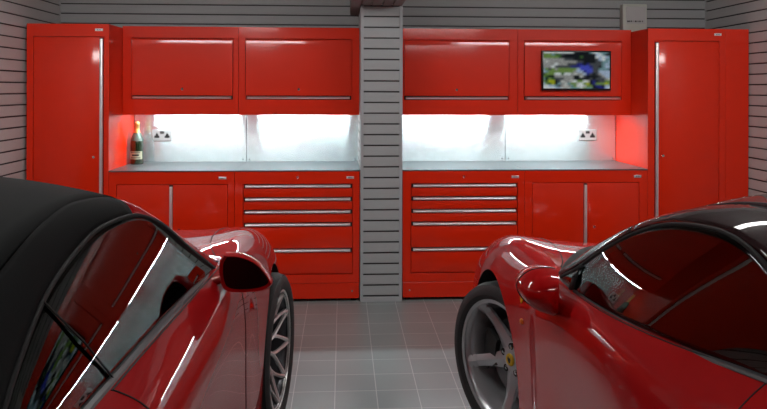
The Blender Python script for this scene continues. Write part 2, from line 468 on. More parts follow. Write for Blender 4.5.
wall_unit(-.775, .128, -.722, .068, 'red wall cabinet with lift-up door directly left of the grey pillar')
wall_unit(.434, 1.340, .470, 1.270, 'red wall cabinet with lift-up door directly right of the grey pillar')
wall_unit(1.342, 2.229, 1.393, 2.150, 'rightmost red wall cabinet, with the screen on its door', False)

# ------------------------------------------------------------------ screen on the right wall cabinet
def emis_attr(name, strength):
    m = bpy.data.materials.new(name); m.use_nodes = True; nt = m.node_tree; nt.nodes.clear()
    out = nt.nodes.new('ShaderNodeOutputMaterial'); e = nt.nodes.new('ShaderNodeEmission'); a = nt.nodes.new('ShaderNodeVertexColor'); a.layer_name = 'picture'
    e.inputs[1].default_value = strength
    nt.links.new(a.outputs[0], e.inputs[0])
    g = nt.nodes.new('ShaderNodeBsdfGlossy'); g.inputs['Roughness'].default_value = .1
    mx = nt.nodes.new('ShaderNodeMixShader'); mx.inputs[0].default_value = .04
    nt.links.new(e.outputs[0], mx.inputs[1]); nt.links.new(g.outputs[0], mx.inputs[2]); nt.links.new(mx.outputs[0], out.inputs[0])
    return m
M['screen'] = emis_attr('camera_pictures', .62)
TX0, TX1, TZ0, TZ1 = 1.518, 2.056, 1.510, 1.815
TY = YU-.006
o = ((TX0+TX1)/2, TY, TZ0)
tv = thing('television', o, 'flat black-framed screen showing outdoor camera pictures, on the red cabinet door', 'television')
bm = bmesh.new(); box(bm, TX0, TX1, TY-.034, TY, TZ0, TZ1, .004); finish('frame', bm, M['plastic_black'], tv, o, True)
S = {'.':(150,152,150),'w':(215,225,225),'g':(110,140,75),'G':(60,95,50),'k':(20,26,32),'b':(40,45,120),'B':(70,80,190),'l':(165,185,210),'y':(170,180,40),'d':(70,75,80),'t':(110,145,150),'s':(190,195,190)}
pic = ["wwwwswwwwwkkkkktwwtttk",
       "gggtGGdkkkkkkkkkklwtkk",
       "gggggGkkkkkkGkkkkwlwlt",
       "s......dddkkkkkkkdlwtt",
       ".s.........ddkkkkddttl",
       "....w...dddbbkbddddtlt",
       "...wdddddbbbBBBbddktll",
       "tgdg.gggggglBBBBddtttd",
       "ltgggggggg.llbBBddllll",
       "kgggwwGww.s..lbdkd.lll",
       "gGkk......kksdkkkkd.ll",
       "tkgGddd...kkkkkdkddd.s",
       "gGyykds..swggwskbkddgg",
       "lgGykt.stggswgykbgggyg",
       "wwlltd.s.tgwwsggkbbkll",
       "wwwwlls.stttsgttkkbblw"]
bm = bmesh.new(); nu, nv = 63, 45
lay = bm.loops.layers.float_color.new('picture')
def pc(u,v):
    fx = u*21; fy = (1-v)*15
    ix, iy = min(20,int(fx)), min(14,int(fy)); a, b = fx-ix, fy-iy
    c = [0,0,0]
    for (dx,dy,w) in ((0,0,(1-a)*(1-b)),(1,0,a*(1-b)),(0,1,(1-a)*b),(1,1,a*b)):
        q = S[pic[iy+dy][ix+dx]]
        for k in range(3): c[k] += w*(q[k]/255)**2.2
    return c
g = [[bm.verts.new((TX0+.012+(TX1-TX0-.024)*i/nu, TY-.0345, TZ0+.016+(TZ1-TZ0-.028)*j/nv)) for j in range(nv+1)] for i in range(nu+1)]
jit = {}
for i in range(nu):
    for j in range(nv):
        f = bm.faces.new((g[i][j],g[i+1][j],g[i+1][j+1],g[i][j+1]))
        for l,(a,b) in zip(f.loops, ((i,j),(i+1,j),(i+1,j+1),(i,j+1))):
            if (a,b) not in jit: jit[(a,b)] = random.uniform(.85,1.15)
            l[lay] = (*[min(1,q*jit[(a,b)]) for q in pc(a/nu,b/nv)],1)
finish('screen', bm, M['screen'], tv, o)

# ------------------------------------------------------------------ sockets
def socket(cx, z0, z1, label):
    y = YS-.006; w = .0735; o = (cx, y, z0)
    r = thing('power_socket', o, label, 'socket')
    bm = bmesh.new(); box(bm, cx-w, cx+w, y-.009, y, z0, z1, .002); finish('faceplate', bm, M['steel_plate'], r, o)
    zc = (z0+z1)/2
    for s in (-1,1):
        x = cx+s*.040; bm = bmesh.new()
        box(bm, x-.0045, x+.0045, y-.0105, y-.008, zc+.004, zc+.020)
        box(bm, x-.020, x+.020, y-.0105, y-.008, zc-.020, zc-.002)
        box(bm, x-.010, x+.010, y-.0105, y-.008, zc-.006, zc+.010)
        finish('pin_holes', bm, M['plastic_black'], r, o)
    bm = bmesh.new()
    for s in (-1,1): box(bm, cx+s*.0085-.0075, cx+s*.0085+.0075, y-.013, y-.008, zc+.012, zc+.034, .001)
    finish('switch', bm, M['plastic_black'], r, o)
    return r
socket(-1.414, 1.104, 1.192, 'double power socket on the left splashback, right of the champagne bottle')
socket(1.994, 1.104, 1.192, 'double power socket on the right splashback, below the screen')

# ------------------------------------------------------------------ champagne bottle
def bottle():
    bx, by = -1.566, 5.56; o = (bx,by,WT)
    r = thing('champagne_bottle', o, 'dark champagne bottle with gold foil neck standing on the left worktop', 'bottle')
    bm = bmesh.new()
    lathe(bm, [(0,.0),(.044,.0),(.0485,.006),(.0485,.155),(.046,.185),(.037,.212),(.0235,.238),(.0165,.26),(.0155,.30),(.0,.30)], o, 'Z', 32)
    finish('glass_body', bm, M['green_glass'], r, o, True)
    bm = bmesh.new(); lathe(bm, [(.0235,.238),(.0178,.258),(.0172,.292),(.0195,.296),(.0195,.308),(.017,.318),(.010,.324),(0,.325)], o, 'Z', 24)
    finish('foil', bm, M['gold'], r, o, True)
    bm = bmesh.new(); lathe(bm, [(.0475,.180),(.0445,.196),(.0385,.212),(.026,.237)], o, 'Z', 24); finish('neck_label', bm, M['label_dark'], r, o, True)
    bm = bmesh.new()
    def lab(u,v):
        a = -PI/2 + (u-.5)*2.3; return (bx+.0491*math.cos(a), by+.0491*math.sin(a), WT+.040+.060*v)
    grid(bm, lab, 16, 2); L = finish('label', bm, M['label'], r, o, True)
    bm = bmesh.new()
    for (z,h,wd) in ((.088,.005,1.5),(.066,.012,1.1),(.050,.004,1.6)):
        grid(bm, lambda u,v: (bx+.0494*math.cos(-PI/2+(u-.5)*wd), by+.0494*math.sin(-PI/2+(u-.5)*wd), WT+z+h*v), 12, 1)
    finish('label_print', bm, M['plastic_black'], L, o, True)
bottle()

# ------------------------------------------------------------------ alarm panel and small wall fitting
o = (2.375, YW, 1.99)
al = thing('alarm_panel', o, 'small cream control box on the far wall above the right wall cabinet', 'control box')
bm = bmesh.new(); box(bm, 2.275, 2.475, YW-.07, YW, 1.96, 2.215, .006); finish('housing', bm, M['plastic_cream'], al, o, True)
bm = bmesh.new(); box(bm, 2.300, 2.462, YW-.076, YW-.069, 2.055, 2.195, .002); pf = finish('front_plate', bm, M['plastic_grey'], al, o)
bm = bmesh.new()
for k,wd in enumerate((.012,.010,.008,.004,.012,.006,.010,.006,.006)): box(bm, 2.308+k*.0155, 2.308+k*.0155+wd, YW-.0775, YW-.075, 2.068, 2.080)
finish('lettering', bm, M['plastic_black'], pf, o)
o = (XR, 4.15, 2.125)
XRc = XR+.002
wf = thing('security_camera', o, 'small grey dome fitting high on the right wall at the picture edge', 'camera')
bm = bmesh.new(); lathe(bm, [(0,0),(.045,0),(.045,-.02),(.04,-.03),(0,-.03)], (XRc,4.15,2.16), 'X', 20); finish('base', bm, M['plastic_white'], wf, o, True)
bm = bmesh.new(); lathe(bm, [(.036,-.03),(.034,-.045),(.025,-.058),(.012,-.064),(0,-.066)], (XR,4.15,2.16), 'X', 20); finish('dome', bm, M['plastic_black'], wf, o, True)

# ------------------------------------------------------------------ lights
def strip(x0, x1, y, label):
    o = ((x0+x1)/2, y, ZU0); r = thing('strip_light', o, label, 'strip light')
    bm = bmesh.new(); box(bm, x0, x1, y-.022, y+.022, ZU0+.008, ZU0+.022, .002); finish('housing', bm, M['white_paint'], r, o)
    bm = bmesh.new(); box(bm, x0+.01, x1-.01, y-.017, y+.017, ZU0+.003, ZU0+.009, .001); finish('diffuser', bm, M['led_face'], r, o)
SY = 5.50
strip(-1.53, -.82, SY, 'white strip light under the leftmost wall cabinet, above the champagne bottle')
strip(-.69, .06, SY, 'white strip light under the wall cabinet left of the pillar')
strip(.46, 1.225, SY, 'white strip light under the wall cabinet right of the pillar')
strip(1.355, 2.07, SY, 'white strip light under the rightmost wall cabinet, below the screen')

def batten(cx, cy, lx, ly, label, h=.075):
    o = (cx,cy,ZC); r = thing('ceiling_light', o, label, 'ceiling light')
    bm = bmesh.new(); box(bm, cx-lx/2, cx+lx/2, cy-ly/2, cy+ly/2, ZC-.035, ZC, .006); finish('housing', bm, M['white_paint'], r, o)
    bm = bmesh.new(); box(bm, cx-lx/2+.01, cx+lx/2-.01, cy-ly/2+.01, cy+ly/2-.01, ZC-.035-h, ZC-.034, .012, 3); finish('diffuser', bm, M['light_face'], r, o)
batten(-1.15, 3.3, 1.5, .14, 'white ceiling light over the bonnet of the left car')
batten(1.95, 3.3, 1.5, .14, 'white ceiling light over the bonnet of the right car')
batten(-1.15, .9, .5, .10, 'short white ceiling light over the roof of the left car', .04)
batten(1.35, .9, 1.1, .10, 'short white ceiling light over the roof of the right car', .04)

# ------------------------------------------------------------------ cars (car frame: x right, y forward, front axle at y = 0)
def body_mesh(stations, cab0, cab1, door0, door1, bon0, bon1, R_arch, x_arch, rear_y, mats, levels=3):
    """stations: (y, bow, [11 (x,z)]) nose to tail. Returns dict part -> bmesh, made from one smooth closed cage."""
    NP = 11; bm = bmesh.new(); cr = bm.edges.layers.float.new('crease_edge'); rings = []
    for (y, bow, pts) in stations:
        ring = []
        xm = max(p[0] for p in pts)
        def yy(j, x): return y + (bow*(1-(x/xm)**2) if j >= 7 else 0)
        for j,(x,z) in enumerate(pts): ring.append(bm.verts.new((x, yy(j,x), z)))
        for j in range(NP-2, 0, -1):
            x,z = pts[j]; ring.append(bm.verts.new((-x, yy(j,x), z)))
        rings.append(ring)
    n = len(rings[0])           # 20
    def seg_of(k): return k if k < 10 else 19-k
    for i in range(len(rings)-1):
        for k in range(n):
            k2 = (k+1)%n; j = seg_of(k)
            f = bm.faces.new((rings[i][k], rings[i+1][k], rings[i+1][k2], rings[i][k2]))
            mi = 0
            if cab0 <= i < cab1 and j >= 8: mi = 2
            elif bon0 <= i < bon1 and j >= 7: mi = 1
            elif door0 <= i < door1 and 2 <= j <= 6: mi = 3 if k < 10 else 4
            elif j == 0: mi = 5
            f.material_index = mi
    bm.faces.new(rings[0][::-1]); bm.faces.new(rings[-1])
    bm.edges.ensure_lookup_table()
    idx = {}
    for i,r in enumerate(rings):
        for k,v in enumerate(r): idx[v] = (i,k)
    for e in bm.edges:
        (i,k),(i2,k2) = idx[e.verts[0]], idx[e.verts[1]]
        if i != i2:
            j = k if k <= 10 else 20-k
            if j in (1,2): e[cr] = .6
            i0 = min(i,i2)
            if cab0 <= i0 < cab1 and j in (8,): e[cr] = .9
            if cab0 <= i0 < cab1 and j in (7,): e[cr] = .55
            if cab0 <= i0 < cab1 and j in (9,): e[cr] = .5
        else:
            j = min(seg_of(k), seg_of(k2)) if abs(k-k2) == 1 else 0
            jj = seg_of(min(k,k2)) if abs(k-k2)==1 else 0
            if i in (cab0, cab1, cab0-1, cab1+1) and jj >= 8: e[cr] = .9
    bmesh.ops.recalc_face_normals(bm, faces=bm.faces)
    me = bpy.data.meshes.new('cage'); bm.to_mesh(me); bm.free()
    for k in range(7): me.materials.append(mats[k])
    o = bpy.data.objects.new('cage', me); C.objects.link(o)
    md = o.modifiers.new('s','SUBSURF'); md.levels = levels; md.render_levels = levels
    # wheel arches
    cb = bmesh.new()
    for yc in (0, rear_y):
        for s in (-1,1):
            pr = [(0,x_arch-.33),(R_arch,x_arch-.33),(R_arch,x_arch+.3),(0,x_arch+.3)]
            lathe(cb, [(r, s*h) for r,h in pr], (0,yc,.34), 'X', 72, 0)
    bmesh.ops.recalc_face_normals(cb, faces=cb.faces)
    cm = bpy.data.meshes.new('cut'); cb.to_mesh(cm); cb.free()
    for k in range(7): cm.materials.append(mats[k])
    for p in cm.polygons: p.material_index = 6
    cu = bpy.data.objects.new('cut', cm); C.objects.link(cu)
    b = o.modifiers.new('b','BOOLEAN'); b.operation = 'DIFFERENCE'; b.solver = 'EXACT'; b.object = cu
    dg = bpy.context.evaluated_depsgraph_get(); dg.update()
    res = bpy.data.meshes.new_from_object(o.evaluated_get(dg))
    bpy.data.objects.remove(o); bpy.data.objects.remove(cu)
    full = bmesh.new(); full.from_mesh(res)
    for f in full.faces:                       # inside of the arches
        c = f.calc_center_median()
        for yc in (0, rear_y):
            if math.hypot(c.y-yc, c.z-.34) < R_arch+.0005 and abs(c.x) > x_arch-.331 and abs(c.x) < x_arch+.3: f.material_index = 6
    return full

def split_part(full, mi, name, m, parent, smooth=True, thick=0, gap=None, angle=40, gap_y=9):
    bm = full.copy()
    bmesh.ops.delete(bm, geom=[f for f in bm.faces if f.material_index != mi], context='FACES')
    for f in bm.faces: f.material_index = 0
    edge_loops = None
    if gap:
        be = [e for e in bm.edges if e.is_boundary and (e.verts[0].co.y < gap_y or name != 'door')]
        edge_loops = [(e.verts[0].co.copy(), e.verts[1].co.copy()) for e in be]
    me = bpy.data.meshes.new(name); bm.to_mesh(me); bm.free()
    me.materials.append(m)
    for p in me.polygons: p.use_smooth = True
    me.set_sharp_from_angle(angle=math.radians(angle))
    o = bpy.data.objects.new(name, me); C.objects.link(o); o.parent = parent
    if gap:
        gb = bmesh.new()
        for a,b in edge_loops:
            d = (b-a)
            if d.length < 1e-5: continue
            tube(gb, [a-d*.1, b+d*.1], gap, 5)
        finish('seal', gb, M['dark'], o)  # dark tube stands in for the shade inside the panel gap
    return o

def curve_patch(bm, A, B, na, nb, bulge=0., n=None):
    """ruled surface between two curves given with the same number of points"""
    N = len(A)-1
    def fn(u,v):
        a = catmull(A, u*N); b = catmull(B, u*N); p = a.lerp(b, v)
        if bulge and n is not None: p += Vector(n)*bulge*4*v*(1-v)
        return p
    grid(bm, fn, na, nb)

def solid(o, t, off=-1, d=(0,0,1)):
    me = o.data; tot = sum((p.normal*p.area for p in me.polygons), Vector((0,0,0)))
    if tot.dot(Vector(d)) < 0: me.flip_normals()
    md = o.modifiers.new('thickness','SOLIDIFY'); md.thickness = t; md.offset = off
    return o

def hood_surface(E, b, c, t0, t1, nu, nv):
    """surface spanned across the car between the edge curve E and its mirror image"""
    def fn(u,v):
        t = t0+(t1-t0)*u; e = catmull(E, t); s = 2*v-1
        bb = catmull([Vector((q,0,0)) for q in b], t).x; cc = catmull([Vector((q,0,0)) for q in c], t).x
        return Vector((e.x*s, e.y+bb*(1-s*s), e.z+cc*(1-s*s)))
    bm = bmesh.new(); grid(bm, fn, nu, nv); return bm

def mir(pts, s): return [Vector((p[0]*s, p[1], p[2])) for p in pts]

def make_wheel(name, R, rim_r, width, kind, root, loc, side, steer=0.):
    """rim is the parent mesh; tyre, spokes, hub cap and brake are its children. outward = +x, turned for the left side"""
    bm = bmesh.new(); w = width/2
    lathe(bm, [(rim_r-.012,w-.004),(rim_r+.004,w),(rim_r+.006,w-.006),(rim_r-.008,w-.014),(rim_r-.020,w-.035),(rim_r-.028,w-.07),(rim_r-.030,-w+.03),(rim_r-.004,-w+.004),(rim_r-.034,-w+.03),(rim_r-.036,w-.07),(rim_r-.027,w-.030)], (0,0,0), 'X', 72)
    rimm = M['rim_silver'] if kind == 'star' else M['rim_grey']
    rim = finish(name, bm, rimm if kind == 'star' else M['rim_dark'], root, smooth=True, angle=50)
    if kind != 'star':
        bm = bmesh.new(); lathe(bm, [(rim_r-.012,w-.010),(rim_r-.004,w+.001),(rim_r+.005,w+.001),(rim_r+.006,w-.006),(rim_r-.006,w-.012)], (0,0,0), 'X', 72)
        finish('rim_lip', bm, rimm, rim, smooth=True, angle=50)
    rim.location = loc; rim.rotation_euler = (0,0,steer + (PI if side < 0 else 0))
    bm = bmesh.new()
    h = R-rim_r
    pr = [(rim_r+.002,w-.004),(rim_r+.006,w+.004),(rim_r+h*.30,w+.013),(rim_r+h*.62,w+.012),(rim_r+h*.86,w+.001),(R-.006,w-.012),(R,w-.030)]
    for q in (.45,.15): pr += [(R,w*q+.004),(R-.006,w*q+.002),(R-.006,w*q-.002),(R,w*q-.004)]
    pr += [(r,-x) for r,x in pr[::-1]]
    lathe(bm, pr, (0,0,0), 'X', 96); finish('tyre', bm, M['tyre'], rim, smooth=True, angle=30)
    # brake
    bm = bmesh.new(); lathe(bm, [(0,-.02),(.17,-.02),(.172,-.012),(.172,.008),(.17,.014),(.10,.014),(.098,.03),(0,.03)], (-.0,0,0), 'X', 48)
    finish('brake_disc', bm, M['disc'], rim, smooth=True, angle=30)
    bm = bmesh.new()
    g = []
    for (r,x) in ((.11,.0),(.19,.0),(.19,.045),(.11,.045)):
        g.append([bm.verts.new((x, r*math.cos(a), r*math.sin(a))) for a in [math.radians(150+60*k/8) for k in range(9)]])
    for q in range(4):
        for k in range(8): bm.faces.new((g[q][k],g[q][k+1],g[(q+1)%4][k+1],g[(q+1)%4][k]))
    bm.faces.new([g[q][0] for q in range(4)]); bm.faces.new([g[q][8] for q in range(4)])
    finish('brake_caliper', bm, M['caliper'], rim)
    if kind == 'star':
        a0 = math.radians(-90)
        for k in range(5):
            a = a0 + k*2*PI/5; bm = bmesh.new()
            # tapered ridged spoke: wide at the hub, narrow at the rim
            rows = [(.030,.046,.030,.000),(.075,.037,.036,.008),(.12,.031,.042,.018),(.17,.027,.054,.034),(.215,.026,.072,.052),(rim_r-.012,.033,.098,.078)]
            rs = []
            for (r, hw, xf, xb) in rows:
                pts = [(xb,-hw),(xf-.008,-hw*.98),(xf-.001,-hw*.5),(xf+.004,0),(xf-.001,hw*.5),(xf-.008,hw*.98),(xb,hw)]
                ring = []
                for (x,t) in pts:
                    ring.append(bm.verts.new((x+.004, r*math.cos(a)-t*math.sin(a), r*math.sin(a)+t*math.cos(a))))
                rs.append(ring)
            for p,q in zip(rs, rs[1:]):
                for i in range(7): bm.faces.new((p[i],p[(i+1)%7],q[(i+1)%7],q[i]))
            bm.faces.new(rs[0][::-1]); bm.faces.new(rs[-1])
            finish('spoke', bm, rimm, rim, smooth=True, angle=14)
        bm = bmesh.new(); lathe(bm, [(0,.0),(.075,.0),(.078,.026),(.070,.036),(.050,.042),(.032,.044),(0,.044)], (0,0,0), 'X', 40); hb = finish('hub', bm, rimm, rim, smooth=True, angle=30)
        for k in range(5):
            a = a0 + (k+.5)*2*PI/5; c = (0,.057*math.cos(a),.057*math.sin(a))
            bm = bmesh.new(); lathe(bm, [(.0155,.020),(.0155,.0425),(.0105,.0425),(.0105,.030),(0,.030)], c, 'X', 16); finish('bolt_socket', bm, M['dark'], rim, smooth=True)
            bm = bmesh.new(); lathe(bm, [(0,.045),(.006,.045),(.009,.040),(.0092,.025),(0,.025)], c, 'X', 6); finish('wheel_bolt', bm, M['chrome'], rim)
        bm = bmesh.new(); lathe(bm, [(0,.051),(.024,.050),(.027,.047),(.028,.040),(0,.040)], (0,0,0), 'X', 32)
        cap = finish('centre_cap', bm, M['yellow'], rim, smooth=True, angle=40)
        horse_emblem(cap, .0512, .80, side)
    else:
        for k in range(10):
            a = k*2*PI/10 + .12; bm = bmesh.new()
            def P(r, t, x): return (x, r*math.cos(a+t), r*math.sin(a+t))
            tube(bm, [P(.030,0,.040),P(.080,0,.048),P(.135,0,.062)], [.014,.011,.011], 6, .9)
            for s in (-1,1):
                tube(bm, [P(.128,0,.060),P(.165,s*.10,.072),P(.205,s*.20,.086),P(rim_r-.008,s*.29,.104)], [.011,.0095,.0095,.012], 6, .9)
            finish('spoke', bm, rimm, rim, smooth=True, angle=40)
        bm = bmesh.new(); lathe(bm, [(0,.0),(.052,.0),(.056,.040),(.050,.050),(.034,.054),(0,.054)], (0,0,0), 'X', 32); finish('hub', bm, M['rim_dark'], rim, smooth=True, angle=30)
        for k in range(5):
            a = k*2*PI/5; c = (0,.043*math.cos(a),.043*math.sin(a))
            bm = bmesh.new(); lathe(bm, [(0,.058),(.006,.058),(.008,.050),(0,.050)], c, 'X', 8); finish('wheel_bolt', bm, M['chrome'], rim)
        bm = bmesh.new(); lathe(bm, [(0,.062),(.022,.060),(.027,.056),(.028,.050),(0,.050)], (0,0,0), 'X', 32)
        cap = finish('centre_cap', bm, M['cap_bronze'], rim, smooth=True, angle=40)
        bm = bmesh.new(); lathe(bm, [(.0,.0632),(.012,.063),(.012,.061),(0,.061)], (0,0,0), 'X', 20); finish('emblem', bm, M['red_enamel'], cap)
    return rim

HORSE = [(-.05,-.95),(.12,-.95),(.10,-.80),(-.02,-.72),(.06,-.45),(.20,-.25),(.42,-.55),(.55,-.60),(.50,-.38),(.36,-.10),(.42,.02),(.62,-.05),(.74,.10),(.60,.22),(.48,.12),(.30,.18),(.12,.22),
         (.30,.40),(.42,.46),(.60,.30),(.50,.62),(.25,.60),(.02,.42),(-.08,.62),(-.28,.86),(-.24,.98),(-.36,.92),(-.56,.78),(-.60,.66),(-.44,.68),(-.34,.56),(-.38,.34),(-.62,.44),(-.74,.30),(-.58,.26),(-.36,.14),(-.60,.00),(-.66,-.16),(-.48,-.06),(-.26,-.02),(-.16,-.20),(-.18,-.45),(-.16,-.75)]
def horse_emblem(parent, x, s, side):
    """small dark rearing horse on the outward face (+x)"""
    bm = bmesh.new(); q = .020*s
    for xx in (x-.001, x+.0006):
        vs = [bm.verts.new((xx, h*q, v*q)) for h,v in HORSE]
        bm.faces.new(vs)
    bmesh.ops.triangulate(bm, faces=bm.faces)
    return finish('emblem', bm, M['plastic_black'], parent)

def seat(root, x, y, m):
    bm = bmesh.new(); box(bm, x-.25, x+.25, y-.02, y+.50, .34, .47, .05, 3)
    s = finish('seat', bm, m, root, smooth=True, angle=60)
    for sx in (-1,1):
        bm = bmesh.new(); box(bm, x+sx*.22-.05, x+sx*.22+.05, y, y+.46, .38, .53, .035, 3); finish('side_bolster', bm, m, s, smooth=True, angle=60)
    bm = bmesh.new()
    v0 = len(bm.verts)
    box(bm, x-.24, x+.24, y-.14, y+.0, .42, .90, .05, 3); box(bm, x-.13, x+.13, y-.13, y-.03, .88, 1.07, .04, 3)
    for v in bm.verts: v.co.y -= (v.co.z-.42)*.32
    finish('seat_backrest', bm, m, s, smooth=True, angle=60)
    return s

def steering_wheel(root, x, y, z, tilt=24):
    bm = bmesh.new(); n = 40; pts = []
    T = math.radians(tilt)
    def W(a, r, d=0):
        u, v = r*math.cos(a), r*math.sin(a)
        return (x+u, y + v*math.sin(T) + d*math.cos(T), z + v*math.cos(T) - d*math.sin(T))
    tube(bm, [W(2*PI*k/n, .18) for k in range(n)], .0145, 10, closed=True)
    s = finish('steering_wheel', bm, M['leather_black'], root, smooth=True, angle=60)
    bm = bmesh.new()
    for a in (math.radians(8), math.radians(172), math.radians(270)): tube(bm, [W(a,.04,.01), W(a,.12,.015), W(a,.175)], [.022,.013,.011], 8, .5)
    finish('wheel_spokes', bm, M['rim_dark'], s, smooth=True)
    bm = bmesh.new(); tube(bm, [W(0,0,-.02),W(0,0,.03)], .058, 20); tube(bm, [W(0,0,.03),W(0,0,.25)], .035, 12); finish('hub', bm, M['leather_black'], s, smooth=True)
    return s

def mirror_housing(root, sgn, cx, cz, y0, outline, rings, m, glassy, stalk):
    """outline in (dx,dz); rings (y, scale, sx, sz shift)"""
    n = 40; N = len(outline); bm = bmesh.new()
    pts = [catmull([Vector((a,b,0)) for a,b in outline]+[Vector((outline[0][0],outline[0][1],0))], k*N/n) for k in range(n)]
    ring = []
    for (y,s,ox,oz) in rings:
        if s < .01: ring.append([bm.verts.new((sgn*(cx+ox), y, cz+oz))])
        else: ring.append([bm.verts.new((sgn*(cx+ox+p.x*s), y, cz+oz+p.y*s)) for p in pts])
    for a,b in zip(ring, ring[1:]):
        for k in range(n):
            k2 = (k+1)%n
            if len(a) == 1: bm.faces.new((a[0], b[k], b[k2]))
            elif len(b) == 1: bm.faces.new((a[k], a[k2], b[0]))
            else: bm.faces.new((a[k],a[k2],b[k2],b[k]))
    mr = finish('side_mirror', bm, m, root, smooth=True, angle=45)
    if glassy:
        bm = bmesh.new(); yb, sc_ = glassy
        f1 = [bm.verts.new((sgn*(cx+p.x*sc_), yb, cz+p.y*sc_)) for p in pts]; f2 = [bm.verts.new((sgn*(cx+p.x*sc_), yb+.004, cz+p.y*sc_)) for p in pts]
        bm.faces.new(f1); bm.faces.new(f2)
        for k in range(n): bm.faces.new((f1[k],f1[(k+1)%n],f2[(k+1)%n],f2[k]))
        finish('mirror_glass', bm, M['mirror_dark'], mr)
    if stalk:
        bm = bmesh.new(); tube(bm, [(sgn*a,b,c) for a,b,c in stalk], [.034,.026,.026], 12, .5); finish('mirror_arm', bm, m, mr, smooth=True)
    return mr
M['mirror_dark'] = mat('mirror_glass', (.03,.032,.035), .05, 1)
M['cap_bronze'] = mat('centre_cap_pale', (.55,.50,.42), .3, .6)
M['red_enamel'] = mat('red_enamel', (.45,.02,.02), .3)
M['lamp_lens'] = mat('head_lamp_lens', (.25,.26,.28), .08, .3, 1)

def nose(y, s, zb, zt, w):   # helper for the closed front of the cage
    return (y, 0, [(0,zb),(w*.7,zb),(w*.86,zb+.02),(w*.97,zb+.25*(zt-zb)),(w,zb+.55*(zt-zb)),(w*.97,zb+.8*(zt-zb)),(w*.88,zt-.01),(w*.72,zt),(w*.5,zt+.005),(w*.25,zt+.01),(0,zt+.01)])

